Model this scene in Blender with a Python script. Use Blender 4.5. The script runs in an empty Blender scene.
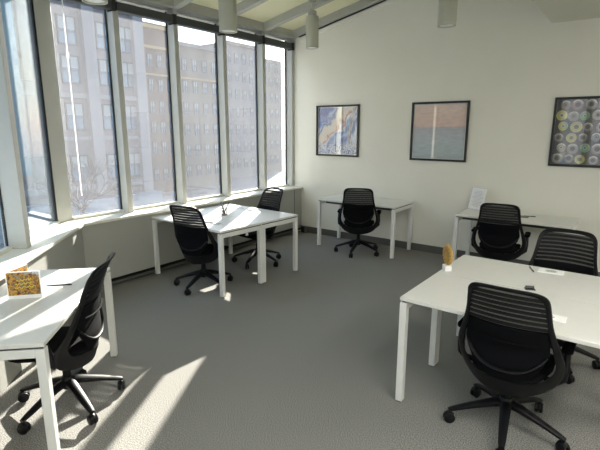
import bpy, math, random
from mathutils import Vector, Matrix, Euler
R = math.radians
random.seed(7)
C = bpy.context.scene.collection
SC = bpy.context.scene

# ------------------------------------------------------------------ camera
cd = bpy.data.cameras.new('camera'); cam = bpy.data.objects.new('camera', cd); C.objects.link(cam)
cam.location = (0, 0, 1.794)
cam.rotation_euler = (R(90 - 12.04), 0, R(36.9))
cd.sensor_width = 36.0; cd.lens = 452.9 / 600 * 36.0; cd.clip_start = .05; cd.clip_end = 400
SC.camera = cam

# ------------------------------------------------------------------ light
w = bpy.data.worlds.new('sky'); SC.world = w; w.use_nodes = True
nt = w.node_tree; nt.nodes.clear()
sky = nt.nodes.new('ShaderNodeTexSky'); sky.sky_type = 'NISHITA'; sky.sun_disc = False
sky.sun_elevation = R(25.5); sky.sun_rotation = R(-31); sky.air_density = 1.3; sky.dust_density = 1.2
mixs = nt.nodes.new('ShaderNodeMix'); mixs.data_type = 'RGBA'; mixs.inputs[0].default_value = .85
mul = nt.nodes.new('ShaderNodeMix'); mul.data_type = 'RGBA'; mul.blend_type = 'MULTIPLY'; mul.inputs[0].default_value = 1
mul.inputs[7].default_value = (.40, .40, .40, 1)
bg = nt.nodes.new('ShaderNodeBackground'); bg.inputs[1].default_value = 1.65
wo = nt.nodes.new('ShaderNodeOutputWorld')
nt.links.new(sky.outputs[0], mul.inputs[6]); nt.links.new(mul.outputs[2], mixs.inputs[6])
mixs.inputs[7].default_value = (.52, .78, 1.12, 1)
nt.links.new(mixs.outputs[2], bg.inputs[0]); nt.links.new(bg.outputs[0], wo.inputs[0])

sl = bpy.data.lights.new('sun', 'SUN'); sl.energy = 23; sl.angle = R(.6); sl.color = (1, .93, .82)
sun = bpy.data.objects.new('sun', sl); C.objects.link(sun)
SUN_AZ, SUN_EL = -59.3, 25.3          # azimuth the light travels towards, height of the sun
dv = Vector((math.cos(R(SUN_AZ)) * math.cos(R(SUN_EL)), math.sin(R(SUN_AZ)) * math.cos(R(SUN_EL)), -math.sin(R(SUN_EL))))
sun.rotation_euler = dv.to_track_quat('-Z', 'Y').to_euler()
sun.location = (-20, 30, 20)
FILL = 12.0                            # strength of the added fill light panels

SC.view_settings.view_transform = 'Standard'; SC.view_settings.look = 'None'
SC.view_settings.exposure = 0.45; SC.view_settings.gamma = 1
SC.cycles.use_denoising = True
SC.cycles.max_bounces = 10; SC.cycles.diffuse_bounces = 6; SC.cycles.transparent_max_bounces = 16
SC.cycles.sample_clamp_indirect = 8

# ------------------------------------------------------------------ materials
def srgb(r, g, b):
    f = lambda c: (c / 255 / 12.92) if c / 255 <= .04045 else ((c / 255 + .055) / 1.055) ** 2.4
    return (f(r), f(g), f(b), 1)

def mat(name, col, rough=.5, metal=0, noise=0, scale=20, bump=0, bscale=200, spec=.5, coords='Object', detail=3):
    m = bpy.data.materials.new(name); m.use_nodes = True; n = m.node_tree; b = n.nodes['Principled BSDF']
    b.inputs['Base Color'].default_value = col; b.inputs['Roughness'].default_value = rough
    b.inputs['Metallic'].default_value = metal; b.inputs['Specular IOR Level'].default_value = spec
    tc = n.nodes.new('ShaderNodeTexCoord')
    t = n.nodes.new('ShaderNodeTexNoise'); t.inputs['Scale'].default_value = scale; t.inputs['Detail'].default_value = detail
    n.links.new(tc.outputs[coords], t.inputs['Vector'])
    cr = n.nodes.new('ShaderNodeValToRGB')
    k = noise if noise else .02
    cr.color_ramp.elements[0].position = .3; cr.color_ramp.elements[1].position = .7
    cr.color_ramp.elements[0].color = tuple(c * (1 - k) for c in col[:3]) + (1,)
    cr.color_ramp.elements[1].color = tuple(min(1, c * (1 + k)) for c in col[:3]) + (1,)
    n.links.new(t.outputs[0], cr.inputs[0]); n.links.new(cr.outputs[0], b.inputs['Base Color'])
    if bump:
        t2 = n.nodes.new('ShaderNodeTexNoise'); t2.inputs['Scale'].default_value = bscale; t2.inputs['Detail'].default_value = 2
        n.links.new(tc.outputs[coords], t2.inputs['Vector'])
        bp = n.nodes.new('ShaderNodeBump'); bp.inputs['Strength'].default_value = bump; bp.inputs['Distance'].default_value = .004
        n.links.new(t2.outputs[0], bp.inputs['Height']); n.links.new(bp.outputs[0], b.inputs['Normal'])
    return m

M = {}
M['wall'] = mat('wall_paint', srgb(230, 229, 220), .75, noise=.015, scale=2)
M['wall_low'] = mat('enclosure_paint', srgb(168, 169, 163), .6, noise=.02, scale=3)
M['soffit'] = mat('soffit_paint', srgb(214, 214, 202), .8, noise=.015, scale=2)
M['carpet'] = mat('carpet', srgb(134, 133, 129), .95, noise=.75, scale=150, bump=0, spec=.1, detail=8)
M['sill'] = mat('sill', srgb(226, 224, 212), .4, noise=.02)
M['alu'] = mat('window_aluminium', srgb(186, 187, 182), .42, metal=.25, noise=.03, scale=5)
M['gasket'] = mat('gasket', srgb(26, 28, 30), .6)
M['dark'] = mat('dark_metal', srgb(62, 64, 66), .5, noise=.05)
M['beam'] = mat('beam_paint', srgb(170, 171, 164), .55, noise=.02)
M['panel'] = mat('ceiling_panel', srgb(224, 221, 190), .7, noise=.05, scale=1.5)
M['base'] = mat('baseboard', srgb(92, 92, 88), .6, noise=.03)
M['white'] = mat('white_laminate', srgb(222, 222, 217), .32, noise=.01)
M['edge'] = mat('white_metal', srgb(226, 227, 224), .38, noise=.01)
M['spacer'] = mat('desk_spacer', srgb(62, 64, 68), .6)
M['black'] = mat('black_plastic', srgb(11, 12, 15), .46, noise=.1, spec=.28)
M['blackfab'] = mat('black_fabric', srgb(11, 12, 15), .85, noise=.2, scale=300, bump=.4, bscale=600, spec=.1)
M['slat'] = mat('slat_plastic', srgb(12, 13, 16), .4, noise=.1, spec=.3)
M['chrome'] = mat('steel', srgb(120, 122, 126), .25, metal=1)
M['lamp'] = mat('lamp_paint', srgb(186, 187, 174), .45, noise=.01)
M['paper'] = mat('paper', srgb(248, 248, 247), .8, noise=.01)
M['ink'] = mat('grey_ink', srgb(130, 130, 130), .8)
M['pen'] = mat('pen_black', srgb(28, 28, 32), .3)
M['pengrey'] = mat('pen_grey', srgb(110, 112, 118), .3)
M['gold'] = mat('golden_disc', srgb(196, 158, 88), .35, noise=.25, scale=60)
M['frame'] = mat('black_frame', srgb(22, 24, 25), .4)
M['mat'] = mat('print_margin', srgb(215, 215, 210), .8)

def schlick(n, f0=.04):                    # surface reflectance by viewing angle, the same from both sides
    lw = n.nodes.new('ShaderNodeLayerWeight'); lw.inputs[0].default_value = .5
    p = n.nodes.new('ShaderNodeMath'); p.operation = 'POWER'; p.inputs[1].default_value = 5
    q = n.nodes.new('ShaderNodeMath'); q.operation = 'MULTIPLY_ADD'; q.inputs[1].default_value = 1 - f0; q.inputs[2].default_value = f0
    n.links.new(lw.outputs['Facing'], p.inputs[0]); n.links.new(p.outputs[0], q.inputs[0]); return q.outputs[0]

def glass_mat():
    m = bpy.data.materials.new('window_glass'); m.use_nodes = True; n = m.node_tree; n.nodes.clear()
    out = n.nodes.new('ShaderNodeOutputMaterial')
    tr = n.nodes.new('ShaderNodeBsdfTransparent'); tr.inputs[0].default_value = (.95, .96, .965, 1)
    gl = n.nodes.new('ShaderNodeBsdfGlossy'); gl.inputs['Roughness'].default_value = .0; gl.inputs[0].default_value = (.95, 1, 1, 1)
    lwf = schlick(n)
    df = n.nodes.new('ShaderNodeBsdfTranslucent'); df.inputs[0].default_value = (.95, .95, 1, 1)
    tc = n.nodes.new('ShaderNodeTexCoord'); ns = n.nodes.new('ShaderNodeTexNoise'); ns.inputs['Scale'].default_value = 2.5; ns.inputs['Detail'].default_value = 5
    mp = n.nodes.new('ShaderNodeMapping'); mp.inputs['Scale'].default_value = (1, 3, .5)
    n.links.new(tc.outputs['Object'], mp.inputs[0]); n.links.new(mp.outputs[0], ns.inputs['Vector'])
    mr = n.nodes.new('ShaderNodeMapRange'); mr.inputs[3].default_value = .025; mr.inputs[4].default_value = .065
    n.links.new(ns.outputs[0], mr.inputs[0])
    m1 = n.nodes.new('ShaderNodeMixShader'); m2 = n.nodes.new('ShaderNodeMixShader')
    n.links.new(mr.outputs[0], m1.inputs[0]); n.links.new(tr.outputs[0], m1.inputs[1]); n.links.new(df.outputs[0], m1.inputs[2])
    n.links.new(lwf, m2.inputs[0]); n.links.new(m1.outputs[0], m2.inputs[1]); n.links.new(gl.outputs[0], m2.inputs[2])
    n.links.new(m2.outputs[0], out.inputs[0])
    return m
M['glass'] = glass_mat()

def scrim_mat():                             # see-through knitted mesh
    m = bpy.data.materials.new('black_mesh'); m.use_nodes = True; n = m.node_tree; b = n.nodes['Principled BSDF']
    b.inputs['Base Color'].default_value = srgb(16, 17, 20); b.inputs['Roughness'].default_value = .9; b.inputs['Alpha'].default_value = .84; return m
M['scrim'] = scrim_mat()
def cord_mat():
    m = bpy.data.materials.new('white_cord'); m.use_nodes = True; n = m.node_tree; n.nodes.clear()
    out = n.nodes.new('ShaderNodeOutputMaterial'); a = n.nodes.new('ShaderNodeBsdfDiffuse'); b = n.nodes.new('ShaderNodeBsdfTranslucent'); x = n.nodes.new('ShaderNodeMixShader')
    a.inputs[0].default_value = b.inputs[0].default_value = (.95, .95, .95, 1)
    n.links.new(a.outputs[0], x.inputs[1]); n.links.new(b.outputs[0], x.inputs[2]); n.links.new(x.outputs[0], out.inputs[0]); return m
M['cord'] = cord_mat()

def clear_mat():
    m = bpy.data.materials.new('picture_glazing'); m.use_nodes = True; n = m.node_tree; n.nodes.clear()
    out = n.nodes.new('ShaderNodeOutputMaterial'); tr = n.nodes.new('ShaderNodeBsdfTransparent')
    gl = n.nodes.new('ShaderNodeBsdfGlossy'); gl.inputs['Roughness'].default_value = .03
    lwf = schlick(n, .10)
    mx = n.nodes.new('ShaderNodeMixShader')
    n.links.new(lwf, mx.inputs[0]); n.links.new(tr.outputs[0], mx.inputs[1]); n.links.new(gl.outputs[0], mx.inputs[2])
    n.links.new(mx.outputs[0], out.inputs[0]); return m
M['clear'] = clear_mat()

def emit_mat(name, col, s):
    m = bpy.data.materials.new(name); m.use_nodes = True; n = m.node_tree; n.nodes.clear()
    out = n.nodes.new('ShaderNodeOutputMaterial'); e = n.nodes.new('ShaderNodeEmission'); e.inputs[0].default_value = col; e.inputs[1].default_value = s
    n.links.new(e.outputs[0], out.inputs[0]); return m
M['led'] = emit_mat('led_diffuser', (1, .97, .9, 1), FILL)  # glow of the unseen panels added as room fill

# ------------------------------------------------------------------ mesh helpers
class MB:
    def __init__(s): s.v = []; s.f = []; s.mi = []; s.cur = 0
    def add(s, vs, fs):
        b = len(s.v); s.v += [tuple(v) for v in vs]
        for f in fs: s.f.append(tuple(b + i for i in f)); s.mi.append(s.cur)
    def box(s, x0, x1, y0, y1, z0, z1, T=None):
        vs = [Vector((x, y, z)) for z in (z0, z1) for y in (y0, y1) for x in (x0, x1)]
        if T is not None: vs = [T @ v for v in vs]
        s.add(vs, [(0, 2, 3, 1), (4, 5, 7, 6), (0, 1, 5, 4), (2, 6, 7, 3), (0, 4, 6, 2), (1, 3, 7, 5)])
    def prism(s, poly, z0, z1, T=None):
        n = len(poly)
        vs = [Vector((x, y, z0)) for x, y in poly] + [Vector((x, y, z1)) for x, y in poly]
        if T is not None: vs = [T @ v for v in vs]
        s.add(vs, [tuple(range(n))[::-1], tuple(range(n, 2 * n))] + [(i, (i + 1) % n, n + (i + 1) % n, n + i) for i in range(n)])
    def ring_loft(s, rings, cap=True, closed=False):
        n = len(rings[0]); m = len(rings); vs = [p for r in rings for p in r]; fs = []
        for k in range(m if closed else m - 1):
            a = k * n; b = ((k + 1) % m) * n
            for i in range(n): fs.append((a + i, a + (i + 1) % n, b + (i + 1) % n, b + i))
        if cap and not closed: fs.append(tuple(range(n))[::-1]); fs.append(tuple((m - 1) * n + i for i in range(n)))
        s.add(vs, fs)
    def lathe(s, prof, n=24, T=None):      # profile of (radius, z)
        rings = []
        for r, z in prof:
            ring = [Vector((max(r, 1e-4) * math.cos(2 * math.pi * i / n), max(r, 1e-4) * math.sin(2 * math.pi * i / n), z)) for i in range(n)]
            rings.append([T @ p for p in ring] if T is not None else ring)
        s.ring_loft(rings)
    def tube(s, pts, rad, n=8, flat=1.0, closed=False):
        pts = [Vector(p) for p in pts]; m = len(pts); rings = []
        rad = rad if isinstance(rad, (list, tuple)) else [rad] * m
        up = Vector((0, 0, 1)); prev = None
        for i, p in enumerate(pts):
            if closed: d = pts[(i + 1) % m] - pts[i - 1]
            else: d = pts[min(i + 1, m - 1)] - pts[max(i - 1, 0)]
            d.normalize()
            if prev is None:
                a = d.cross(up)
                if a.length < .1: a = d.cross(Vector((0, 1, 0)))
            else: a = prev - d * prev.dot(d)
            a.normalize(); prev = a; b = d.cross(a)
            rings.append([p + a * math.cos(2 * math.pi * k / n) * rad[i] + b * math.sin(2 * math.pi * k / n) * rad[i] * flat for k in range(n)])
        s.ring_loft(rings, closed=closed)
    def build(s, name, mats, parent=None, bevel=0, smooth=False, seg=2, loc=None, solid=0, sub=0):
        me = bpy.data.meshes.new(name); me.from_pydata(s.v, [], s.f)
        for m in (mats if isinstance(mats, (list, tuple)) else [mats]): me.materials.append(m)
        me.polygons.foreach_set('material_index', s.mi)
        me.update()
        import bmesh
        b = bmesh.new(); b.from_mesh(me); bmesh.ops.recalc_face_normals(b, faces=b.faces); b.to_mesh(me); b.free()
        o = bpy.data.objects.new(name, me); C.objects.link(o)
        if parent is not None: o.parent = parent
        if loc: o.location = loc
        if solid:
            q = o.modifiers.new('thick', 'SOLIDIFY'); q.thickness = solid; q.offset = 0
        if bevel:
            q = o.modifiers.new('bevel', 'BEVEL'); q.width = bevel; q.segments = seg; q.limit_method = 'ANGLE'; q.angle_limit = R(40)
        if sub:
            q = o.modifiers.new('sub', 'SUBSURF'); q.levels = sub; q.render_levels = sub
        if smooth or bevel:
            me.polygons.foreach_set('use_smooth', [True] * len(me.polygons))
            if not sub:
                try: me.set_sharp_from_angle(angle=R(42))
                except Exception: pass
        return o

def tag(o, label=None, cat=None, group=None, kind=None):
    if label: o['label'] = label
    if cat: o['category'] = cat
    if group: o['group'] = group
    if kind: o['kind'] = kind
    return o
def empty(name, loc=(0, 0, 0), rz=0):
    o = bpy.data.objects.new(name, None); o.empty_display_size = .1; C.objects.link(o)
    o.location = loc; o.rotation_euler = (0, 0, rz); return o
KIDS = {}
def kids_of(o): return [c for c in bpy.data.objects if c.parent == o]
def copy_tree(o, parent=None):
    c = o.copy(); C.objects.link(c)
    if parent is not None: c.parent = parent
    for k in kids_of(o): copy_tree(k, c)
    return c
def struct(o, label=None, cat=None):
    o['kind'] = 'structure'
    if label: o['label'] = label
    if cat: o['category'] = cat
    return o
def bx(name, m, x0, x1, y0, y1, z0, z1, parent=None, bevel=0):
    b = MB(); b.box(x0, x1, y0, y1, z0, z1); return b.build(name, m, parent, bevel)

# ------------------------------------------------------------------ room shell
YB = 6.33                                  # back wall
XG = -5.0                                  # glass line of the long window wall
FS = -2.70                                 # x + y of the angled window wall's glass
XW = -4.72                                 # front of the low wall under the sill
FW = -2.33                                 # x + y of the angled low wall's front
XR, YR = 2.6, -2.6                         # right and rear walls
SILL = .80; HEAD = 3.07
def zbeam(x): return 3.23 + .21 * (x + 4.9)
def zceil(x): return zbeam(x) + .11

b = MB(); b.prism([(-5.25, YB + .15), (XR + .15, YB + .15), (XR + .15, YR - .15), (-.1, YR - .15), (-5.25, 2.4)], -.12, 0)
struct(b.build('floor', M['carpet']), 'flat grey flecked office carpet', 'floor')
struct(bx('wall_back', M['wall'], -5.06, XR + .15, YB, YB + .15, 0, 4.8), 'plain off-white wall carrying the three framed pictures', 'wall')
struct(bx('wall_right', M['wall'], XR, XR + .15, YR, YB, 0, 4.8), 'plain off-white wall at the right side of the room', 'wall')
struct(bx('wall_rear', M['wall'], -.1, XR + .15, YR - .15, YR, 0, 4.8), 'plain off-white wall behind the camera', 'wall')
struct(bx('baseboard_back', M['base'], XW, XR, YB - .014, YB, 0, .105), 'dark grey baseboard along the off-white picture wall', 'baseboard')

# low wall under the windows (heater enclosure), with a recessed toe strip
def facet_pts(s, off):                     # point at run s from the bend, off metres inward from the glass of the angled wall
    k = math.sqrt(.5)
    return (XG + s * k + off * k, (FS - XG) - s * k + off * k)
bend_w = (XW, FW - XW)
bend_g = (XG - .12, FS - .10 - (XG - .12) )
endw = (FW - YR, YR); endg = (FS - .10 - YR, YR)
b = MB()
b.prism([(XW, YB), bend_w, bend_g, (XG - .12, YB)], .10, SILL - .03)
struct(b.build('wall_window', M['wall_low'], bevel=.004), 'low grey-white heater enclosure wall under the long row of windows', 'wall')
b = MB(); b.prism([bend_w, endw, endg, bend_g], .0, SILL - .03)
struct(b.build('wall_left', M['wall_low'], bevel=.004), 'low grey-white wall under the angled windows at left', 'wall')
b = MB(); b.prism([(XW - .10, YB), (XW - .10, bend_w[1] - .05), bend_g, (XG - .12, YB)], 0, .10)
struct(b.build('trim_1', M['gasket']), 'dark recessed toe strip below the heater enclosure', 'trim')
b = MB(); b.box(XW - .02, XW + .004, bend_w[1] + .02, YB, .035, .060)
struct(b.build('trim_2', M['base']), 'thin grey rail above the dark toe strip', 'trim')
# sill slab
b = MB()
o_ = .03
bs = (XW + o_, FW + o_ * 1.414 - XW - o_)
b.prism([(XW + o_, YB), bs, (FW + o_ * 1.414 - YR, YR), endg, bend_g, (XG - .12, YB)], SILL - .03, SILL)
struct(b.build('trim_3', M['sill'], bevel=.004), 'white window sill ledge running along all windows', 'sill')
# joints of the enclosure panels
b = MB()
for y in (6.12,):
    b.box(XW - .002, XW + .003, y, y + .012, .12, SILL - .04)
struct(b.build('trim_4', M['base']), 'thin vertical joint near the end of the heater enclosure', 'trim')

# windows: each one is frame + glass + its right-hand mullion
TOPZ = 3.24
def make_window(n, T, width, mull_w=.07, depth=.13):
    """local x runs along the wall, local y points into the room, origin at the glass foot"""
    root = empty('window_%d' % n); root.matrix_world = T
    struct(root)
    g = MB(); g.box(mull_w / 2, width - mull_w / 2, -.006, .0, SILL, TOPZ); g.build('glass_pane', M['glass'], root)
    f = MB()
    f.box(mull_w / 2, mull_w / 2 + .014, -.012, .006, SILL + .03, TOPZ)
    f.box(width - mull_w / 2 - .010, width - mull_w / 2, -.012, .006, SILL + .03, TOPZ)
    f.build('gasket', M['gasket'], root)
    h = MB(); h.box(mull_w / 2, width - mull_w / 2, -.02, .045, SILL, SILL + .03); h.box(mull_w / 2, width - mull_w / 2, -.02, .03, TOPZ - .02, TOPZ)
    h.build('frame_rail', M['sill'], root, bevel=.004)
    m = MB(); m.box(-mull_w / 2, mull_w / 2, -.03, depth, SILL, TOPZ + .02)
    m.build('mullion', M['alu'], root, bevel=.005)
    return root
ys = [2.39, 3.085, 3.905, 4.735, 5.565, YB - .03]
n = 1
lab = ['first window of the long row after the corner', 'second window of the long row', 'middle window of the long row', 'fourth window of the long row', 'last window of the long row beside the back wall']
for i in range(5):
    # local x -> -Y direction (so the mullion with the gasket on its near side sits at the far end)
    width = ys[i + 1] - ys[i]
    T = Matrix.Translation((XG, ys[i + 1], 0)) @ Matrix.Rotation(R(-90), 4, 'Z')
    wdo = make_window(n, T, width)
    wdo['label'] = lab[i]; wdo['category'] = 'window'; n += 1
k = math.sqrt(.5)
fs_ = [.06, 1.13, 1.96, 2.79, 3.62, 4.45, 5.28, 6.11]
for i in range(7):
    T = Matrix.Translation((*facet_pts(fs_[i], 0), 0)) @ Matrix.Rotation(R(-45), 4, 'Z')
    W_ = fs_[i + 1] - fs_[i]
    root = empty('window_%d' % n); root.matrix_world = T; struct(root, 'window of the angled wall at left, number %s from the corner' % ['one', 'two', 'three', 'four', 'five', 'six', 'seven'][i], 'window')
    g = MB(); g.box(.04, W_ - .043, -.006, 0, SILL, TOPZ); g.build('glass_pane', M['glass'], root)
    f = MB(); f.box(.04, .054, -.012, .006, SILL + .03, TOPZ); f.box(W_ - .057, W_ - .043, -.012, .006, SILL + .03, TOPZ); f.build('gasket', M['gasket'], root)
    h = MB(); h.box(.04, W_ - .043, -.02, .035, SILL, SILL + .025); h.build('frame_rail', M['sill'], root, bevel=.004)
    m = MB(); m.box(W_ - .0425, W_ + .0425, -.03, .15, SILL, TOPZ + .02); m.build('mullion', M['alu'], root, bevel=.005)
    n += 1
# corner post where the two window walls meet
b = MB(); px_, py_ = XG, FS - XG
b.prism([(-4.925, 2.245), (-4.975, 2.43), (-5.06, 2.43), (-5.09, 2.30), (-4.985, 2.205)][::-1], SILL, TOPZ + .02)
struct(b.build('trim_5', M['alu'], bevel=.003), 'wide grey metal corner post between the two window walls', 'trim')
b = MB(); b.prism([(-4.925, 2.245), (-4.985, 2.205), (-4.978, 2.195), (-4.915, 2.235)], SILL + .02, TOPZ)
struct(b.build('trim_6', M['gasket']), 'black gasket strip on the corner post', 'trim')

# header beams above windows
b = MB(); b.box(XG - .12, XG + .17, 2.35, YB, TOPZ, 3.37)
struct(b.build('trim_7', M['beam'], bevel=.004), 'grey steel header beam above the long row of windows', 'beam')
b = MB()
f0 = facet_pts(0, .17); f1 = facet_pts(6.9, .17); g1 = facet_pts(6.9, -.12); g0 = facet_pts(0, -.12)
b.prism([f0, f1, g1, g0], TOPZ, 4.8)
struct(b.build('trim_8', M['beam']), 'grey header above the angled windows', 'beam')

# sloping ceiling with panels and steel beams
def slope_box(mb, x0, x1, y0, y1, zf, dz0, dz1):
    vs = [(x, y, zf(x) + d) for d in (dz0, dz1) for y in (y0, y1) for x in (x0, x1)]
    mb.add([Vector(v) for v in vs], [(0, 2, 3, 1), (4, 5, 7, 6), (0, 1, 5, 4), (2, 6, 7, 3), (0, 4, 6, 2), (1, 3, 7, 5)])
XS = -1.05
b = MB(); slope_box(b, -5.25, XS + .2, YR - .1, YB + .1, zceil, 0, .08)
struct(b.build('ceiling', M['panel']), 'sloping ceiling of cream panels between grey beams', 'ceiling')
b = MB(); b.box(XS, XR + .1, YR - .1, YB, 3.0, 4.6)
struct(b.build('wall_soffit', M['soffit']), 'flat lowered plaster ceiling at the right', 'ceiling')
bn = 9
for i, y in enumerate([-.1, .75, 1.58, 2.40, 3.085, 3.905, 4.735, 5.565]):
    b = MB(); slope_box(b, -4.86, XS, y - .045, y + .045, zbeam, 0, .12)
    struct(b.build('trim_%d' % bn, M['beam'], bevel=.004), 'sloping grey steel ceiling beam %s' % ('above a window mullion'), 'beam'); bn += 1
b = MB(); slope_box(b, -4.86, XS, YB - .10, YB - .015, zbeam, .0, .12)
struct(b.build('trim_%d' % bn, M['beam'], bevel=.003), 'sloping grey ceiling beam along the picture wall', 'beam'); bn += 1
b = MB(); slope_box(b, -4.75, -3.2, YB - .04, YB - .008, zbeam, -.010, .002)  # black strip stands in for the shaded gap under the beam
struct(b.build('trim_%d' % bn, M['gasket']), 'thin black track line under the beam on the picture wall', 'trim'); bn += 1
b = MB(); slope_box(b, -4.75, XS, YB - .018, YB, zbeam, -.075, -.02)
struct(b.build('trim_%d' % bn, M['wall']), 'slim off-white strip under the black track line', 'trim'); bn += 1
# purlin crossing the slope
b = MB()
for x in (-3.35, -1.9):
    slope_box(b, x, x + .03, 0, YB - .1, zceil, -.03, .01)
struct(b.build('trim_%d' % bn, M['beam']), 'thin grey joint bars between the ceiling panels', 'trim'); bn += 1

# roller blind cassettes, one per window of the long row, with a white pull cord on the first
GB = 'roller blind cassettes above the long row of windows'
labs = ['dark roller blind cassette over the window nearest the corner, with bead chain', 'dark roller blind cassette over the second window from the corner post',
        'dark roller blind cassette over the middle window of the long row', 'dark roller blind cassette over the fourth window from the corner post', 'dark roller blind cassette over the window beside the picture wall']
for i in range(5):
    r = empty('roller_blind', (XG + .09, (ys[i] + ys[i + 1]) / 2, HEAD)); hw = (ys[i + 1] - ys[i]) / 2
    tag(r, labs[i], 'blind', GB)
    b = MB(); b.box(-.035, .055, -hw + .012, hw - .012, 0, .095); b.build('cassette', M['dark'], r, bevel=.008)
    b = MB(); b.box(-.045, .065, hw - .05, hw - .002, -.012, .105); b.build('bracket', M['gasket'], r, bevel=.003)
    if i == 0:
        b = MB(); yl = 2.515 - (ys[0] + ys[1]) / 2
        b.tube([(.015, yl, 0), (.015, yl, -.9), (.015, yl, -2.0)], .0065, 8)
        b.lathe([(0, -.50), (.012, -.50), (.014, -.53), (.012, -.57), (0, -.57)], 10, Matrix.Translation((.015, yl, 0)))
        ch = b.build('pull_cord', M['cord'], r, smooth=True); ch['label'] = 'thin white pull cord'
    if i in (0, 2, 4): pass

# cylinder lights hanging from the beams
GL = 'cylinder lights under the sloping ceiling'
def cyl_light(x, y, zb, label):
    zt = zceil(x)
    r = empty('cylinder_light', (x, y, zb)); tag(r, label, 'ceiling light', GL)
    b = MB(); b.lathe([(.078, .015), (.082, 0), (.09, 0), (.09, .41), (.086, .42), (0, .42)], 36); b.build('housing', M['lamp'], r, smooth=True)
    b = MB(); b.lathe([(0, .012), (.077, .012), (.077, .016), (0, .016)], 32); b.build('diffuser', M['paper'], r, smooth=True)
    b = MB(); b.lathe([(.018, .42), (.018, zt - zb - .05)], 12); b.build('stem', M['lamp'], r, smooth=True)
    b = MB(); b.box(-.05, .05, -.035, .035, .43, .49)
    b.build('mount', M['beam'], r, bevel=.004)
    b = MB(); b.lathe([(0, 0), (.055, 0), (.055, .05), (0, .05)], 20, Matrix.Translation((0, 0, zt - zb - .05))); b.build('canopy', M['beam'], r, smooth=True)
cyl_light(-3.43, 2.01, 2.72, 'off-white cylinder light at top left, only its bottom showing')
cyl_light(-3.48, 3.44, 2.74, 'off-white cylinder light hanging in front of the middle windows')
cyl_light(-3.93, 5.52, 2.90, 'off-white cylinder light near the back left corner, smallest in view')
cyl_light(-1.73, 4.74, 2.79, 'off-white cylinder light hanging before the picture wall, above the sea picture')

# unseen light panels added in the flat ceiling to brighten the room
GP = 'recessed light panels in the flat ceiling'
for i, (x, y) in enumerate([(.3, 1.2), (1.6, 1.2), (.3, -1.2), (1.6, -1.2), (1.6, 3.6)]):
    r = empty('ceiling_light_panel', (x, y, 3.0)); tag(r, 'white recessed light panel in the flat ceiling out of view', 'ceiling light', GP)
    b = MB()
    for a in ((-.32, -.30, -.62, .62), (.30, .32, -.62, .62), (-.32, .32, -.62, -.60), (-.32, .32, .60, .62)): b.box(a[0], a[1], a[2], a[3], -.02, 0)
    b.build('frame', M['lamp'], r)
    b = MB(); b.box(-.30, .30, -.60, .60, -.012, -.002); b.build('diffuser', M['led'], r)

# ------------------------------------------------------------------ desks
DL, DW, DH = 1.286, .625, .74
GD = 'white office desks with square metal legs'
def make_desk():
    r = empty('desk')
    b = MB(); b.box(0, DL, 0, DW, DH - .024, DH); b.build('tabletop', M['white'], r, bevel=.003)
    t = .046
    for x in (0, DL - t):
        for y in (0, DW - t):
            b = MB(); b.box(x, x + t, y, y + t, .008, DH - .036); b.build('leg', M['edge'], r, bevel=.003)
            b = MB(); b.lathe([(.016, 0), (.018, .004), (.018, .009)], 14, Matrix.Translation((x + t / 2, y + t / 2, 0)))
            b.build('leg_glide', M['spacer'], r, smooth=True)
    for x in (0, DL - t):
        b = MB(); b.box(x, x + t, t, DW - t, DH - .036 - t, DH - .036); b.build('side_rail', M['edge'], r, bevel=.003)
        b = MB(); b.box(x + .012, x + t - .012, .012, DW - .012, DH - .036, DH - .024); b.build('spacer_strip', M['spacer'], r)
    b = MB()
    for y in (.17, DW - .20): b.box(t, DL - t, y, y + .03, DH - .085, DH - .035)
    b.build('crossbeam', M['spacer'], r)
    return r
desk0 = make_desk(); first = [True]
def place_desk(x, y, th, label):
    d = desk0 if first[0] else copy_tree(desk0); first[0] = False
    d.location = (x, y, 0); d.rotation_euler = (0, 0, R(th)); tag(d, label, 'desk', GD); return d
# A: near corner, long side goes at 176.85 deg, depth at 86.85 deg -> start from the left corner
def corner(x, y, th, u, v, s):
    c, q = math.cos(R(th)), math.sin(R(th)); return (x + u * c - s * v * q, y + u * q + s * v * c)
ax, ay, at = -3.439, 3.190, 176.85
p = corner(ax, ay, at, DL, 0, -1)
place_desk(p[0], p[1], at - 180, 'near desk of the pair by the windows, with a pen cup at its back edge')
p = corner(ax, ay, at, DL, DW + .004, -1)
place_desk(p[0], p[1], at - 180, 'far desk of the pair by the windows, sunlit, a chair behind it')
place_desk(-3.913, 5.657, 0, 'bare white desk against the picture wall, below the blue painting')
place_desk(-1.803, 5.640, 0, 'white desk against the picture wall holding a bright paper sign')
place_desk(-1.132, 2.573, -.45, 'near desk of the right-hand pair, front edge towards the camera')
p = corner(-1.132, 2.573, -.45, 0, DW + .004, 1)
place_desk(p[0], p[1], -.45, 'far desk of the right-hand pair, with a notepad and pen')
place_desk(-2.294, .907, 135.2, 'white desk in the left foreground under the angled windows, holding a photo card')

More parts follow.
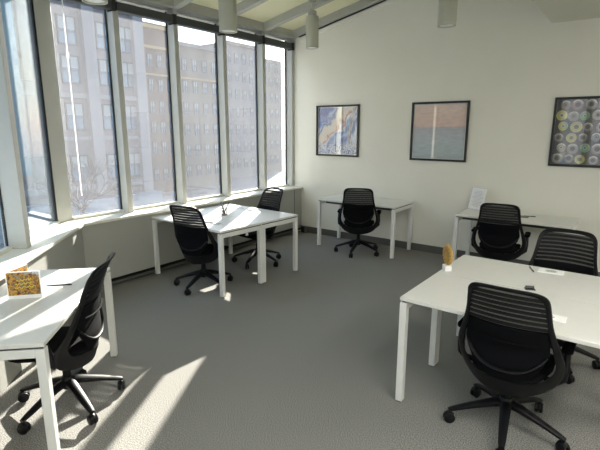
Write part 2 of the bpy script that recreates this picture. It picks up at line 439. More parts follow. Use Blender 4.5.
# ------------------------------------------------------------------ office chair
def interp(tab, z):
    if z <= tab[0][0]: return tab[0][1]
    for (a, va), (c, vc) in zip(tab, tab[1:]):
        if z <= c:
            t = (z - a) / (c - a); t = t * t * (3 - 2 * t) * .35 + t * .65
            return va + (vc - va) * t
    return tab[-1][1]
YBK = [(.32, -.165), (.42, -.205), (.52, -.232), (.62, -.232), (.72, -.240), (.82, -.262), (.90, -.288), (.96, -.316), (1.0, -.345)]
KX = [(.33, 2.4), (.50, 2.0), (.62, 1.3), (.75, 1.0), (1.0, .8)]
def backpt(x, z, off=0, kx=None):
    k = interp(KX, z) if kx is None else kx
    return Vector((x, interp(YBK, z) + k * x * x + off, z))
def smooth_half(pts, it=2):
    for _ in range(it):
        q = [pts[0]]
        for a, c in zip(pts, pts[1:]):
            q.append((a[0] * .75 + c[0] * .25, a[1] * .75 + c[1] * .25)); q.append((a[0] * .25 + c[0] * .75, a[1] * .25 + c[1] * .75))
        q.append(pts[-1]); pts = q
    return pts
OUT = [(0, 1.0), (.10, .999), (.165, .990), (.200, .955), (.208, .90), (.218, .80), (.238, .72), (.252, .67), (.272, .61), (.286, .55), (.288, .49), (.272, .42), (.23, .36), (.15, .322), (0, .308)]
INN = [(0, .974), (.095, .973), (.145, .965), (.174, .935), (.184, .89), (.195, .80), (.208, .72), (.222, .67), (.236, .61), (.246, .555), (.245, .505), (.222, .455), (.185, .425), (.12, .412), (0, .412)]
def make_chair():
    r = empty('office_chair')
    BK, FB = M['black'], M['blackfab']
    # base
    b = MB(); b.lathe([(0, .12), (.032, .12), (.040, .135), (.042, .19), (.032, .205), (0, .205)], 24)
    base = b.build('base', BK, r, smooth=True)
    for i in range(5):
        a = 2 * math.pi * i / 5 + math.pi / 2
        T = Matrix.Rotation(a, 4, 'Z'); rings = []
        for x, zc, hh, hw in ((.02, .168, .028, .032), (.08, .160, .026, .031), (.20, .128, .019, .025), (.30, .095, .015, .020), (.335, .084, .010, .015)):
            ring = []
            for q in range(8):
                an = 2 * math.pi * (q + .5) / 8
                ring.append(T @ Vector((x, hw * 1.08 * math.cos(an), zc + hh * 1.08 * math.sin(an))))
            rings.append(ring)
        b = MB(); b.ring_loft(rings); b.build('base_leg', BK, base, smooth=True)
        c = MB(); T2 = T @ Matrix.Translation((.325, 0, 0)) @ Matrix.Rotation(.6 + i * 1.3, 4, 'Z')
        c.lathe([(0, .05), (.008, .05), (.008, .088), (0, .088)], 10, T2)
        c.tube([T2 @ Vector((-.030, 0, .030)), T2 @ Vector((-.026, 0, .048)), T2 @ Vector((-.012, 0, .060)), T2 @ Vector((.008, 0, .061)), T2 @ Vector((.024, 0, .050))], [.008, .011, .013, .013, .009], 8, 1.0)
        cs = c.build('caster', BK, r, smooth=True)
        for s in (-1, 1):
            d = MB(); T3 = T2 @ Matrix.Translation((0, s * .0135, .033)) @ Matrix.Rotation(R(90), 4, 'X')
            d.lathe([(0, -.0105), (.026, -.0105), (.033, -.006), (.033, .006), (.026, .0105), (0, .0105)], 20, T3); d.build('wheel', BK, cs, smooth=True)
    b = MB(); b.lathe([(.025, .200), (.025, .27), (.014, .25), (.014, .37)], 18); b.build('gas_column', BK, r, smooth=True)
    b = MB(); b.box(-.075, .075, -.13, .11, .345, .406); b.build('tilt_mechanism', BK, r, bevel=.015)
    b = MB(); b.tube([(.07, .02, .375), (.20, .03, .372), (.235, .03, .368)], [.006, .006, .012], 8, .6); b.build('lever', BK, r, smooth=True)
    # seat
    def cushion(rings_def, name, m, par, yc):
        rings = []
        N = 40
        for hx, hy, z, dz in rings_def:
            ring = []
            for i in range(N):
                t = 2 * math.pi * i / N; c_, s_ = math.cos(t), math.sin(t); e = .42
                x = hx * math.copysign(abs(c_) ** e, c_); y = hy * math.copysign(abs(s_) ** e, s_)
                f = max(0, (y / hy - .45)) if hy > 0 else 0
                x *= 1 - .20 * max(0, -y / hy)
                ring.append(Vector((x, yc + y, z - dz * f * f + .25 * x * x * .6)))
            rings.append(ring)
        q = MB(); q.ring_loft(rings); return q.build(name, m, par, smooth=True)
    cushion([(.10, .10, .402, 0), (.18, .20, .405, .02), (.205, .222, .412, .03), (.208, .225, .418, .03)], 'seat_shell', BK, r, .035)
    cushion([(.208, .224, .417, .03), (.220, .238, .426, .04), (.222, .240, .440, .05), (.212, .230, .452, .06), (.18, .19, .457, .05), (.10, .10, .456, .0), (.01, .01, .454, .0)], 'seat', FB, r, .035)
    # outer frame of the back
    oh = smooth_half(OUT); ih = smooth_half(INN)
    loopo = oh + [(-x, z) for x, z in oh[-2:0:-1]]; loopi = ih + [(-x, z) for x, z in ih[-2:0:-1]]
    rings = []
    for (xo, zo), (xi, zi) in zip(loopo, loopi):
        P, Q = backpt(xo, zo), backpt(xi, zi); th = .011
        d = (Q - P)
        if d.length < .02: d = d.normalized() * .02
        nrm = Vector((0, 1, 0))
        rings.append([P + nrm * th * .5, P + d * .2 + nrm * th, P + d * .8 + nrm * th, P + d + nrm * th * .4, P + d - nrm * th * .4, P + d * .8 - nrm * th, P + d * .2 - nrm * th, P - nrm * th * .5])
    b = MB(); b.ring_loft(rings, closed=True); b.build('back_frame', BK, r, smooth=True)
    # knitted lower panel
    PW = [(.405, .07), (.43, .10), (.45, .122), (.48, .150), (.52, .178), (.57, .204), (.62, .218), (.72, .208), (.785, .200)]
    b = MB(); nz, nx = 26, 18; vs = []; fs = []
    for j in range(nz + 1):
        z = .405 + (.750 - .405) * j / nz; hw = interp(PW, z)
        for i in range(nx + 1):
            x = hw * (2 * i / nx - 1); bulge = .018 * math.exp(-((z - .60) / .08) ** 2) * (1 - (x / .22) ** 2)
            vs.append(backpt(x, z, .004 + bulge, kx=min(1.2, interp(KX, z))))
    for j in range(nz):
        for i in range(nx): q = j * (nx + 1) + i; fs.append((q, q + 1, q + nx + 2, q + nx + 1))
    b.add(vs, fs); pn = b.build('back_panel', FB, r, smooth=True, solid=.008)
    b = MB(); vs = []; fs = []; nz, nx = 10, 14
    for j in range(nz + 1):
        z = .745 + .225 * j / nz; hw = interp([(.74, .203), (.89, .186), (.935, .178), (.972, .14)], z)
        for i in range(nx + 1): vs.append(backpt(hw * (2 * i / nx - 1), z, .007))
    for j in range(nz):
        for i in range(nx): q = j * (nx + 1) + i; fs.append((q, q + 1, q + nx + 2, q + nx + 1))
    b.add(vs, fs); b.build('back_mesh', M['scrim'], r, smooth=True)
    # bands across the back
    b = MB(); b.tube([backpt(.208 * t, .485 + .115 * abs(t) ** 2.6, -.006, kx=1.25) for t in [q / 12 - 1 for q in range(25)]], [.007] + [.011] * 23 + [.007], 8, .7)
    b.build('lower_rim', BK, r, smooth=True)
    b = MB(); b.tube([backpt(.17 * t, .655 + .012 * t * t, -.002, kx=1.0) for t in [q / 10 - 1 for q in range(21)]], [.001] + [.006] * 19 + [.001], 8, .8)
    b.build('lumbar_band', FB, r, smooth=True)
    # bars
    for kz in range(7):
        z = .768 + kz * .0295
        hw = interp([(.76, .203), (.89, .188), (.935, .180), (.965, .15)], z)
        rings = []
        for q in range(15):
            x = hw * (2 * q / 14 - 1); P = backpt(x, z + .004 * (1 - (x / hw) ** 2))
            rings.append([P + Vector((0, .0035, .0092)), P + Vector((0, -.0035, .0098)), P + Vector((0, -.0045, -.0092)), P + Vector((0, .0025, -.0098))])
        b = MB(); b.ring_loft(rings); b.build('back_slat', M['slat'], r, smooth=True)
    # armrests
    for s in (-1, 1):
        b = MB()
        b.tube([(s * .19, -.03, .405), (s * .25, -.03, .405), (s * .280, -.03, .435), (s * .286, -.028, .50), (s * .285, -.01, .56), (s * .283, .0, .60)], [.018, .020, .022, .021, .019, .018], 10, 1.0)
        post = b.build('armrest', BK, r, smooth=True)
        b = MB()
        b.prism([(s * .283 + .030 * math.cos(t) , .05 + (.085 if math.sin(t) > 0 else -.085) + .030 * math.sin(t)) for t in [2 * math.pi * (q + .5) / 20 for q in range(20)]], .596, .622)
        b.build('arm_pad', FB, post, bevel=.008)
    return r
chair0 = make_chair(); cfirst = [True]
GC = 'black office chairs with slatted backs'
def place_chair(x, y, heading, label, spin=0):
    c = chair0 if cfirst[0] else copy_tree(chair0); cfirst[0] = False
    c.location = (x, y, 0); c.rotation_euler = (0, 0, R(heading - 90)); tag(c, label, 'chair', GC)
    if spin:                                        # the wheeled base turns on its own
        for k_ in kids_of(c):
            if k_.name.split('.')[0] in ('base', 'caster'): k_.rotation_euler = (0, 0, R(spin))
    return c
place_chair(-2.85, 1.245, 225, 'black slat-backed office chair at the left foreground desk, lit by the sun', -13)
place_chair(-3.90, 3.34, 101, 'black office chair at the camera side of the window desk pair', -32)
place_chair(-4.035, 4.42, 259, 'black office chair behind the window desk pair, facing the camera', 27)
place_chair(-3.20, 5.69, 116, 'black office chair at the bare desk below the blue painting', 22)
place_chair(-1.22, 5.50, 97, 'black office chair at the desk holding the bright paper sign', 0)
place_chair(-.480, 2.725, 90, 'black office chair seen from behind in the right foreground', -26)
place_chair(-.40, 3.80, 270, 'black office chair beyond the right-hand desk pair, cut by the right edge', 32)

# ------------------------------------------------------------------ pictures
GPX = 'square framed pictures on the back wall'
def print_mat(kind):
    m = bpy.data.materials.new('print_' + kind); m.use_nodes = True; n = m.node_tree; bs = n.nodes['Principled BSDF']; bs.inputs['Roughness'].default_value = .7
    tc = n.nodes.new('ShaderNodeTexCoord'); L = n.links.new
    sep = n.nodes.new('ShaderNodeSeparateXYZ'); L(tc.outputs['Object'], sep.inputs[0])
    def noise(sc, det=4, scl=(1, 1, 1), dist=0):
        mp = n.nodes.new('ShaderNodeMapping'); mp.inputs['Scale'].default_value = scl; L(tc.outputs['Object'], mp.inputs[0])
        t = n.nodes.new('ShaderNodeTexNoise'); t.inputs['Scale'].default_value = sc; t.inputs['Detail'].default_value = det; t.inputs['Distortion'].default_value = dist
        L(mp.outputs[0], t.inputs['Vector']); return t.outputs[0]
    def ramp(src, stops, interp_='LINEAR'):
        c = n.nodes.new('ShaderNodeValToRGB'); e = c.color_ramp; e.interpolation = interp_
        while len(e.elements) < len(stops): e.elements.new(.5)
        for el, (p_, co) in zip(e.elements, stops): el.position = p_; el.color = co
        L(src, c.inputs[0]); return c.outputs[0]
    def math_(op, a, c2=0):
        q = n.nodes.new('ShaderNodeMath'); q.operation = op
        for i_, v in enumerate((a, c2)):
            if isinstance(v, (int, float)): q.inputs[i_].default_value = v
            else: L(v, q.inputs[i_])
        return q.outputs[0]
    def mix(f, a, c2, mode='MIX'):
        q = n.nodes.new('ShaderNodeMix'); q.data_type = 'RGBA'; q.blend_type = mode
        if isinstance(f, float): q.inputs[0].default_value = f
        else: L(f, q.inputs[0])
        L(a, q.inputs[6]); L(c2, q.inputs[7]); return q.outputs[2]
    X, Z = sep.outputs[0], sep.outputs[2]            # -0.4..0.4
    if kind == 'sea':
        zz = math_('ADD', Z, math_('MULTIPLY', math_('SUBTRACT', noise(6, 5, (.5, 1, 5)), .5), .10))
        q = math_('ADD', math_('MULTIPLY', zz, 1.25), .5)
        base = ramp(q, [(0, srgb(190, 202, 204)), (.28, srgb(204, 214, 216)), (.45, srgb(208, 212, 216)), (.56, srgb(204, 202, 206)), (.60, srgb(246, 216, 203)), (.8, srgb(250, 224, 208)), (1, srgb(252, 230, 216))])
        det = ramp(noise(22, 5, (.5, 1, 3)), [(.35, srgb(212, 212, 212)), (.6, srgb(255, 255, 255))])
        col = mix(.45, base, det, 'MULTIPLY')
    elif kind == 'blue':
        d1 = noise(4, 6, (1, 1, .8), .5)
        diag = math_('ADD', math_('MULTIPLY', X, 1.3), math_('MULTIPLY', Z, -1.1))
        q = math_('ADD', math_('MULTIPLY', diag, .75), math_('ADD', math_('MULTIPLY', math_('SUBTRACT', d1, .5), .75), .50))
        base = ramp(q, [(.0, srgb(52, 80, 152)), (.10, srgb(84, 112, 182)), (.16, srgb(176, 186, 205)), (.19, srgb(70, 98, 165)), (.27, srgb(208, 202, 190)), (.42, srgb(214, 200, 180)), (.46, srgb(170, 110, 86)), (.50, srgb(205, 208, 212)), (.57, srgb(92, 122, 176)), (.70, srgb(150, 172, 204)), (.76, srgb(66, 94, 158)), (.92, srgb(190, 200, 216))])
        gr = ramp(math_('ADD', X, math_('MULTIPLY', math_('ABSOLUTE', math_('SUBTRACT', Z, -.05)), -.25)), [(.17, (0, 0, 0, 1)), (.19, (1, 1, 1, 1)), (.24, (1, 1, 1, 1)), (.26, (0, 0, 0, 1))])
        g2 = ramp(noise(12, 4, (3, 1, .6)), [(.4, srgb(110, 105, 108)), (.6, srgb(190, 186, 188))])
        col = mix(gr, base, g2)
        low = ramp(math_('ADD', Z, .5), [(.22, (1, 1, 1, 1)), (.34, (0, 0, 0, 1))])
        g3 = ramp(noise(26, 4, (1, 1, .8), 2), [(.42, srgb(70, 98, 168)), (.52, srgb(196, 202, 212)), (.7, srgb(214, 210, 206))])
        col = mix(low, col, g3)
    elif kind == 'street':                           # autumn street photo of the desk card
        q = noise(38, 6, (1, 1, 1.2), .6)
        c1 = ramp(q, [(.3, srgb(52, 38, 30)), (.42, srgb(128, 84, 44)), (.5, srgb(206, 158, 66)), (.58, srgb(96, 78, 62)), (.68, srgb(150, 140, 120))])
        c2 = ramp(noise(60, 4, (1, 1, 1), .3), [(.35, srgb(110, 112, 118)), (.55, srgb(196, 200, 206)), (.7, srgb(225, 226, 230))])
        f = ramp(math_('MULTIPLY', math_('ADD', math_('ADD', math_('MULTIPLY', Z, 8), math_('MULTIPLY', X, 5)), math_('MULTIPLY', noise(14, 3), .8)), .4), [(.80, (0, 0, 0, 1)), (.86, (1, 1, 1, 1))])
        col = mix(f, c1, c2)
    L(col, bs.inputs['Base Color']); return m
def picture(x0, x1, z0, z1, label, kind):
    r = empty('framed_picture', ((x0 + x1) / 2, YB - .002, (z0 + z1) / 2)); tag(r, label, 'picture', GPX)
    hx, hz = (x1 - x0) / 2, (z1 - z0) / 2; t = .028
    b = MB()
    b.box(-hx, -hx + t, -.028, 0, -hz, hz); b.box(hx - t, hx, -.028, 0, -hz, hz); b.box(-hx + t, hx - t, -.028, 0, -hz, -hz + t); b.box(-hx + t, hx - t, -.028, 0, hz - t, hz)
    b.build('frame', M['frame'], r, bevel=.002)
    b = MB(); b.box(-hx + t, hx - t, -.014, -.010, -hz + t, hz - t); b.build('glazing', M['clear'], r)
    ax_ = hx - t; az_ = hz - t
    if kind == 'discs':
        cols = [srgb(126, 120, 116), srgb(58, 55, 55), srgb(148, 143, 138), srgb(186, 182, 176), srgb(112, 172, 124), srgb(204, 202, 100), srgb(206, 92, 86), srgb(98, 112, 128), srgb(216, 214, 208), srgb(154, 118, 126)]
        ms = [mat('print_tone', c_, .7, noise=.12, scale=60) for c_ in cols]
        b = MB(); b.cur = 1; b.box(-ax_, ax_, -.006, -.002, -az_, az_)
        rnd = random.Random(5); spots = []
        for gy in range(6):
            for gx in range(6):
                cx = -ax_ + (gx + .5 + (.18 if gy % 2 else -.12)) * 2 * ax_ / 5.9 + rnd.uniform(-.010, .010); cz = -az_ + (gy + .5) * 2 * az_ / 6 + rnd.uniform(-.008, .008)
                rr = rnd.uniform(.050, .064)
                cx = max(-ax_ + rr, min(ax_ - rr, cx)); cz = max(-az_ + rr, min(az_ - rr, cz))
                spots.append((cx, cz, rr, rnd.choice([0, 0, 2, 7, 0, 9, 4, 5, 5, 6, 2, 0]), rnd.choice([1, 1, 3, 0])))
        def face(pts, cc, d):
            b.cur = cc; b.add([Vector((px, -.006 - .0004 * d, pz)) for px, pz in pts], [tuple(range(len(pts)))])
        for cx, cz, rr, c1, c2 in spots:
            circ = lambda f: [(cx + rr * f * math.cos(2 * math.pi * i / 20), cz + rr * f * math.sin(2 * math.pi * i / 20)) for i in range(20)]
            face(circ(1), c1, 1); face(circ(.68), 0 if c1 in (4, 5, 6) else 3, 2); face(circ(.62), c1, 2.5)
            a0 = rnd.uniform(.2, .6); a1 = rnd.uniform(2.2, 2.9)
            for i in range(8):
                t0 = a0 + (a1 - a0) * i / 8; t1 = a0 + (a1 - a0) * (i + 1) / 8
                face([(cx + rr * q * math.cos(t), cz + rr * q * math.sin(t)) for q, t in ((.74, t0), (.92, t0), (.92, t1), (.74, t1))], 8 if c1 in (0, 2, 7, 9) else 3, 3)
            face(circ(.42), c2, 4); face(circ(.2), 1, 5)
        b.build('print', ms, r)
    else:
        b = MB(); b.box(-ax_, ax_, -.006, -.002, -az_, az_); b.build('print', M['mat'], r)
        i_ = .012
        b = MB(); b.box(-ax_ + i_, ax_ - i_, -.008, -.006, -az_ + i_, az_ - i_); b.build('artwork', print_mat(kind), r)
picture(-4.40, -3.592, 1.35, 2.158, 'black-framed abstract painting in blue and white, leftmost on the wall', 'blue')
picture(-2.732, -1.922, 1.343, 2.156, 'black-framed picture of a pink sky over a grey sea, middle of three', 'sea')
picture(-.926, -.116, 1.345, 2.155, 'black-framed picture of rows of coloured round cans, rightmost on the wall', 'discs')

# ------------------------------------------------------------------ small things
GN = 'notepads on the desks'; GPN = 'pens on the desks'
def notepad(x, y, rz, label, z=DH, sx=.20, sy=.12, logo=True, m=None):
    r = empty('notepad', (x, y, z), R(rz)); tag(r, label, 'notepad', GN)
    b = MB(); b.box(-sx / 2, sx / 2, -sy / 2, sy / 2, 0, .006); b.build('pages', m or M['paper'], r, bevel=.001)
    if logo:
        b = MB()
        for i in range(3): b.box(-.03 - .01 * (i % 2), .03 + .012 * (i % 2), -.028 + .02 * i, -.018 + .02 * i, .006, .0066)
        q = b.build('printed_mark', M['ink'], r); q['label'] = 'grey printed mark'
def pen(x, y, rz, label, z=DH, L_=.14):
    r = empty('pen', (x, y, z + .0052), R(rz)); tag(r, label, 'pen', GPN)
    T = Matrix.Rotation(R(90), 4, 'Y')
    b = MB(); b.lathe([(0, -L_ / 2), (.0012, -L_ / 2), (.0045, -L_ / 2 + .014), (.005, -L_ / 2 + .02), (.005, L_ / 2 - .006), (.0035, L_ / 2), (0, L_ / 2)], 10, T); b.build('barrel', M['pen'], r, smooth=True)
    b = MB(); b.tube([(L_ / 2 - .01, 0, .006), (L_ / 2 - .045, 0, .008)], .0018, 6); b.build('clip', M['chrome'], r)
def grommet(x, y, rz, label):
    r = empty('cable_port', (x, y, DH), R(rz)); tag(r, label, 'cable port', 'flip-up cable ports in the desks')
    b = MB(); b.box(-.032, .032, -.022, .022, 0, .006); b.build('plate', M['pen'], r, bevel=.003)
    b = MB(); b.box(-.028, .028, -.005, .005, .006, .024, Matrix.Rotation(R(-25), 4, 'X')); b.build('flap', M['pen'], r, bevel=.003)
notepad(-.445, 3.735, 2, 'white notepad with a grey mark on the far right-hand desk', sx=.17, sy=.11)
pen(-.572, 3.70, 113, 'black pen left of the notepad on the far right-hand desk')
grommet(-.497, 3.225, 25, 'black flip-up cable port at the seam of the right-hand desks')
notepad(-.33, 2.79, 0, 'white notepad half hidden behind the right foreground chair', sx=.20, sy=.09)
notepad(-3.735, 3.44, 10, 'small notepad on the near window desk beside the chair back', sx=.10, sy=.08)
pen(-3.87, 3.41, 18, 'black pen lying left of the notepad on the near window desk')
notepad(-4.23, 4.33, -30, 'small notepad on the far window desk', sx=.16, sy=.10)
pen(-4.02, 4.27, -6, 'black pen on the far window desk before the chair')
notepad(-3.070, 1.352, 45, 'small white notepad under the pen behind the photo card', sx=.085, sy=.055, logo=False)
pen(-3.075, 1.358, 44.5, 'black pen lying across the small notepad on the left desk', z=DH + .006, L_=.17)
notepad(-1.10, 5.96, 0, 'grey notepad right of the chair on the desk with the paper sign', sx=.17, sy=.12, m=mat('grey_cover', srgb(112, 112, 106), .6))
pen(-1.02, 6.02, 5, 'black pen beside the notepad on the desk with the paper sign')

# paper sign in a clear stand
r = empty('paper_sign', (-1.70, 6.12, DH), R(-22)); tag(r, 'bright white paper sign standing on the desk by the picture wall', 'sign')
T = Matrix.Rotation(R(-15), 4, 'X')
b = MB(); b.box(-.11, .11, -.002, .002, .006, .29, T); b.build('sheet', M['paper'], r)
b = MB()
for i in range(12):
    ww = [.05, .07, .075, .06, .08, .078, .05, .07, .08, .06, .075, .04][i]
    b.box(-ww, ww, -.0032, -.002, .245 - i * .018, .251 - i * .018, T)
q = b.build('printed_lines', mat('pale_ink', srgb(196, 196, 196), .8), r); q['label'] = 'rows of faint grey print'
b = MB(); b.box(-.115, .115, -.008, -.005, 0, .295, T); b.box(-.115, .115, .003, .006, 0, .295, T); b.box(-.115, .115, -.01, .09, 0, .004); b.build('clear_stand', M['clear'], r)

# golden disc ornament
r = empty('disc_ornament', (-1.085, 3.30, DH), R(-47)); tag(r, 'golden round disc ornament on a clear block at the right-hand desk end', 'ornament')
b = MB(); b.box(-.028, .028, -.026, .026, 0, .045)
b.build('base_block', M['paper'], r, bevel=.004)
T = Matrix.Translation((0, 0, .045 + .078)) @ Matrix.Rotation(R(90), 4, 'X')
b = MB(); b.lathe([(0, -.011), (.068, -.011), (.078, -.007), (.082, 0), (.078, .007), (.068, .011), (0, .011)], 40, T); b.build('disc', M['gold'], r, smooth=True)
b = MB()
for i in range(12):
    a = 2 * math.pi * i / 12
    b.tube([(.03 * math.cos(a), -.0125, .123 + .03 * math.sin(a)), (.062 * math.cos(a), -.0125, .123 + .062 * math.sin(a))], .002, 6)
    b.tube([(.03 * math.cos(a), .0125, .123 + .03 * math.sin(a)), (.062 * math.cos(a), .0125, .123 + .062 * math.sin(a))], .002, 6)
b.build('relief', mat('dark_gold', srgb(150, 108, 50), .4), r)

# pen cup with its pens
cx, cy = -4.073, 3.86
r = empty('pen_cup', (cx, cy, DH)); tag(r, 'small dark wire pen cup on the window desks, holding pens', 'pen cup')
b = MB(); b.lathe([(0, 0), (.034, 0), (.036, .004), (.036, .007), (0, .007)], 24); b.build('cup_base', M['pen'], r, smooth=True)
b = MB()
for z in (.008, .045, .085): b.tube([(.036 * math.cos(2 * math.pi * i / 24), .036 * math.sin(2 * math.pi * i / 24), z) for i in range(24)], .0028, 6, closed=True)
for i in range(16):
    a = 2 * math.pi * i / 16
    b.tube([(.036 * math.cos(a), .036 * math.sin(a), .006), (.036 * math.cos(a + .25), .036 * math.sin(a + .25), .045), (.036 * math.cos(a), .036 * math.sin(a), .085)], .0016, 5)
b.build('wire_wall', M['pen'], r, smooth=True)
for i, (dx, dy, tx, ty, lb) in enumerate([(.014, -.010, -.075, .02, 'dark pen leaning left in the wire pen cup'), (-.02, 0, .06, .035, 'dark pen leaning right in the wire pen cup'), (0, .015, -.03, -.035, 'grey pen tilted forward in the wire pen cup'), (-.01, -.01, .035, -.045, 'grey pen leaning towards the camera in the wire pen cup')]):
    o = empty('pen', (cx, cy, DH)); tag(o, lb, 'pen', 'pens in the wire cup')
    a_ = Vector((dx, dy, .012)); c_ = Vector((tx, ty, .165)); d_ = (c_ - a_)
    b = MB(); b.tube([a_, a_ + d_ * .08, a_ + d_ * .1, a_ + d_ * .95, c_], [.001, .0055, .0062, .0062, .004], 8); b.build('barrel', M['pen'] if i < 2 else M['pengrey'], o, smooth=True)
    b = MB(); b.tube([a_ + d_ * .72 + Vector((.006, 0, 0)), a_ + d_ * .96 + Vector((.006, 0, 0))], .0016, 6); b.build('clip', M['chrome'], o)

# folded photo card on the left desk
v0 = Vector((-3.085, 1.050)); v1 = Vector((-2.955, 1.200)); v2 = Vector((-3.165, 1.213))
r = empty('photo_card', (v0.x, v0.y, DH)); tag(r, 'folded standing card with an autumn street photo on the left desk', 'card')
def leaf(p, q, h0, nm):
    d = Vector((q.x - p.x, q.y - p.y)); L_ = d.length; T = Matrix.Rotation(math.atan2(d.y, d.x), 4, 'Z')
    b = MB(); b.box(0, L_, -.0012, .0012, 0, h0, T); return b.build(nm, M['paper'], r), T, L_
H0 = .178
pl1, T, L1 = leaf(v0, v1, H0, 'front_leaf')
b = MB(); b.box(.006, L1 - .008, -.0022, -.0014, .024, H0 - .006, T); b.build('photo', print_mat('street'), pl1)
b = MB()
for j, (xx, zz, ll) in enumerate([(.06, .118, .085), (.05, .094, .10), (.045, .070, .12)]):
    pts = [T @ Vector((xx + ll * t / 14, -.0026, zz + .010 * t / 14 + .006 * math.sin(t * 1.9 + j))) for t in range(15)]
    b.tube(pts, .0022, 5)
q = b.build('script_line', mat('yellow_script', srgb(222, 206, 88), .6), pl1); q['label'] = 'yellow handwriting-like lines'
pl2, T, L2 = leaf(v0, v2, H0, 'rear_leaf')
b = MB(); b.box(.004, L2 - .004, .0014, .0022, .02, H0 - .004, T); b.box(.004, L2 - .004, -.0022, -.0014, .02, H0 - .004, T); b.build('photo', print_mat('street'), pl2)

# small socket box by the baseboard
r = empty('socket_box', (-4.62, YB - .05, 0)); tag(r, 'small dark cable box on the floor in the back left corner', 'socket')
b = MB(); b.box(-.05, .02, -.03, .03, 0, .11); b.build('housing', M['pen'], r, bevel=.004)
b = MB(); b.box(.022, .06, -.03, .03, 0, .10); b.build('cover', M['base'], r, bevel=.004)

# ------------------------------------------------------------------ street outside
struct(bx('ground', mat('street', srgb(74, 78, 84), .9, noise=.1, scale=.3), -90, -5.6, -30, 90, -3.6, -3.5), 'grey street far below the windows', 'street')
FA = mat('stone_facade', srgb(104, 95, 91), .85, noise=.06, scale=.6)
FA2 = mat('pale_stone', srgb(118, 111, 108), .85, noise=.05, scale=.6)
FB_ = mat('brown_brick', srgb(82, 62, 50), .9, noise=.15, scale=1.5)
FC = mat('beige_facade', srgb(94, 84, 74), .9, noise=.1, scale=1)
FD = mat('tan_facade', srgb(98, 92, 89), .9, noise=.08, scale=1)
FE = mat('ochre_trim', srgb(140, 112, 70), .8)
WG = mat('window_glazing', srgb(74, 92, 100), .08, noise=.2, scale=.7, spec=.9)
WL = mat('pale_blind', srgb(128, 128, 122), .6, noise=.1, scale=1)
WF = mat('window_frame_paint', srgb(60, 62, 64), .6)
WB = mat('storefront', srgb(86, 100, 112), .4, noise=.25, scale=.9)
def building(name, label, X, y0, y1, z1, body, cols, rows, ww, wh, trim=None, pil=None, depth=9, bands=()):
    r = empty(name, (X, y0, -3.5)); tag(r, label, 'building', 'buildings across the street')
    zz = 3.5
    b = MB(); b.box(-depth, 0, 0, y1 - y0, 0, z1 + zz); b.build('wall', body, r)
    if pil:
        b = MB()
        for yy in pil: b.box(0, .35, yy - y0 - .33, yy - y0 + .33, 0, z1 + zz)
        b.build('pilaster', FA2, r)
    for zb, hb, m_, pr_ in bands:
        b = MB(); b.box(0, pr_, 0, y1 - y0, zb + zz, zb + zz + hb); b.build('cornice', m_, r)
    proto = None
    for zc in rows:
        for yc in cols:
            if proto is None:
                f = MB(); t = .07
                f.box(0, .08, -ww / 2, -ww / 2 + t, 0, wh); f.box(0, .08, ww / 2 - t, ww / 2, 0, wh); f.box(0, .08, -ww / 2, ww / 2, 0, t); f.box(0, .08, -ww / 2, ww / 2, wh - t, wh)
                f.box(0, .07, -t / 2, t / 2, 0, wh); f.box(0, .07, -ww / 2, ww / 2, wh * .45, wh * .45 + t)
                proto = f.build('window', WF, r)
                g = MB(); g.box(0, .03, -ww / 2, ww / 2, 0, wh); g.build('pane', WG, proto)
                g = MB(); g.box(.03, .045, -ww / 2 + .05, ww / 2 - .05, wh * .55, wh * .95); g.build('blind', WL, proto)
                o = proto
            else: o = copy_tree(proto, r)
            o.location = (.0, yc - y0, zc + zz)
    return r
building('office_building', 'pale pinkish stone building with tall windows, opposite at left', -25, 2, 17.3, 16, FA,
         [3.5, 5.7, 8.2, 12.9, 15.0, 16.3], [-1.1, 1.7, 4.15, 6.1, 8.2, 10.4], 1.0, 1.45, pil=[2.3, 6.95, 11.75, 13.95, 17.0], bands=[(1.15, .2, FA2, .12), (3.4, .25, FA2, .2), (-1.6, .3, FA2, .2)])
ob_ = [o for o in bpy.data.objects if o.name == 'office_building'][0]
b = MB(); b.box(0, .5, 8.25, 9.15, 7.6, 19.5); b.build('tan_pilaster', mat('tan_stone', srgb(112, 84, 56), .85, noise=.08, scale=.8), ob_)
b = MB(); b.box(0, .4, 7.3, 8.2, 3.0, 19.5); b.build('glazed_bay', mat('teal_glass', srgb(84, 100, 100), .2, noise=.08, scale=.5), ob_)
building('brick_building', 'brown brick building with ochre trim, seen through the second window', -32, 21.0, 25.3, 9.5, FB_,
         [22.0, 22.9, 23.8, 24.7], [-2.4, -.2, 1.4, 3.0, 4.7, 6.6], .5, .95, bands=[(7.9, .22, FE, .3), (5.9, .15, FE, .15), (9.4, .35, FE, .35)])
building('apartment_building', 'beige apartment block seen through the middle window', -32, 25.5, 31.4, 8.6, FC,
         [26.3, 27.4, 28.5, 29.6, 30.7], [-2.4, -.6, 1.2, 3.0, 4.8, 6.6], .55, 1.0, bands=[(8.5, .3, FD, .3), (5.9, .15, FE, .12)])
building('apartment_building', 'taller grey-tan block behind, seen through the fourth window', -35, 33.5, 39.6, 10.2, FD,
         [34.5, 35.6, 36.7, 37.8, 38.9], [-2.4, -.6, 1.2, 3.0, 4.8, 6.6, 8.4], .55, 1.0, bands=[(10.1, .3, FC, .3)])
building('apartment_building', 'narrow pale block beside the back wall, seen through the last window', -36, 40.6, 44.2, 9.6, FC,
         [41.3, 42.3, 43.3], [-2.4, -.6, 1.2, 3.0, 4.8, 6.6, 8.2], .5, 1.0)
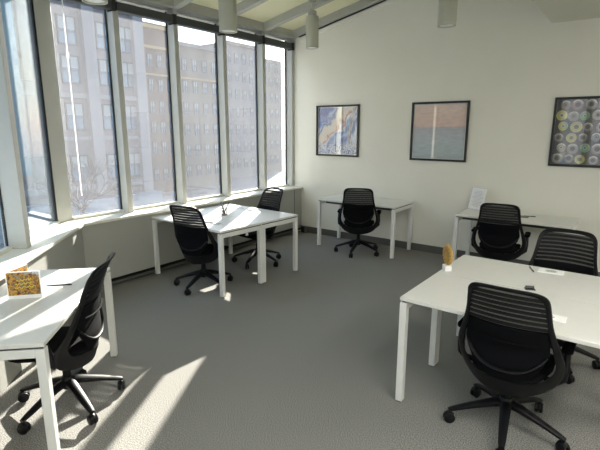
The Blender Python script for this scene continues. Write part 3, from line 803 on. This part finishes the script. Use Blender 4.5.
building('reflected_building', 'tan building seen through the angled window at the left edge', -22, -9, .8, 14, FC,
         [-8, -6.5, -5, -3.5, -2, -.5], [-1.2, 1.6, 4.4, 7.2, 10], .9, 1.6)
sw_ = building('office_building', 'sunlit grey block beyond the angled windows, out of view', 0, 0, 46, 13, mat('grey_facade', srgb(92, 93, 95), .9, noise=.1, scale=1),
         [2, 5, 8, 11, 14, 17, 20, 23, 26, 29, 32, 35, 38, 41, 44], [-1.2, 1.6, 4.4, 7.2, 10], .9, 1.6)
sw_.location = (6, -26, -3.5); sw_.rotation_euler = (0, 0, R(90))  # unseen block added so the picture glazing mirrors something darker than sky
bpy.data.objects['reflected_building'].name = 'corner_building'
for o_ in (bx('shop_front', WB, -24.2, -23.6, 4, 17.2, -3.5, -2.0),): tag(o_, 'blue-grey shop front band at the foot of the stone building', 'shop front')

# bare tree in front of the stone building
def bare_tree(x, y, label, seed):
    rnd = random.Random(seed)
    r = empty('bare_tree', (x, y, -3.5)); tag(r, label, 'tree', 'bare street trees')
    tr = MB(); tr.tube([(0, 0, 0), (.03, .02, 1.2), (-.02, .05, 2.2)], [.12, .10, .08], 8); tr.build('trunk', mat('bark', srgb(78, 70, 64), .9, noise=.2, scale=8), r, smooth=True)
    br = MB()
    def grow(p, d, L_, rad, lev):
        q = p + d * L_; mid = (p + q) / 2 + Vector((rnd.uniform(-.06, .06), rnd.uniform(-.06, .06), rnd.uniform(-.02, .05))) * L_
        br.tube([p, mid, q], [rad, rad * .8, rad * .6], 5)
        if lev == 0: return
        for _ in range(3):
            nd = (d + Vector((rnd.uniform(-.7, .7), rnd.uniform(-.8, .8), rnd.uniform(-.35, .5)))).normalized()
            grow(q if rnd.random() < .7 else mid, nd, L_ * rnd.uniform(.62, .85), rad * .6, lev - 1)
    for i in range(6):
        a = i * 1.05 + rnd.uniform(-.3, .3)
        grow(Vector((-.02, .05, 2.0 + .08 * (i % 3))), Vector((math.cos(a) * .8, math.sin(a) * .8, .75)).normalized(), .85, .045, 4)
    br.build('branches', mat('twigs', srgb(56, 50, 46), .9), r)
bare_tree(-17.5, 8.9, 'bare leafless tree outside the first window of the long row', 3)
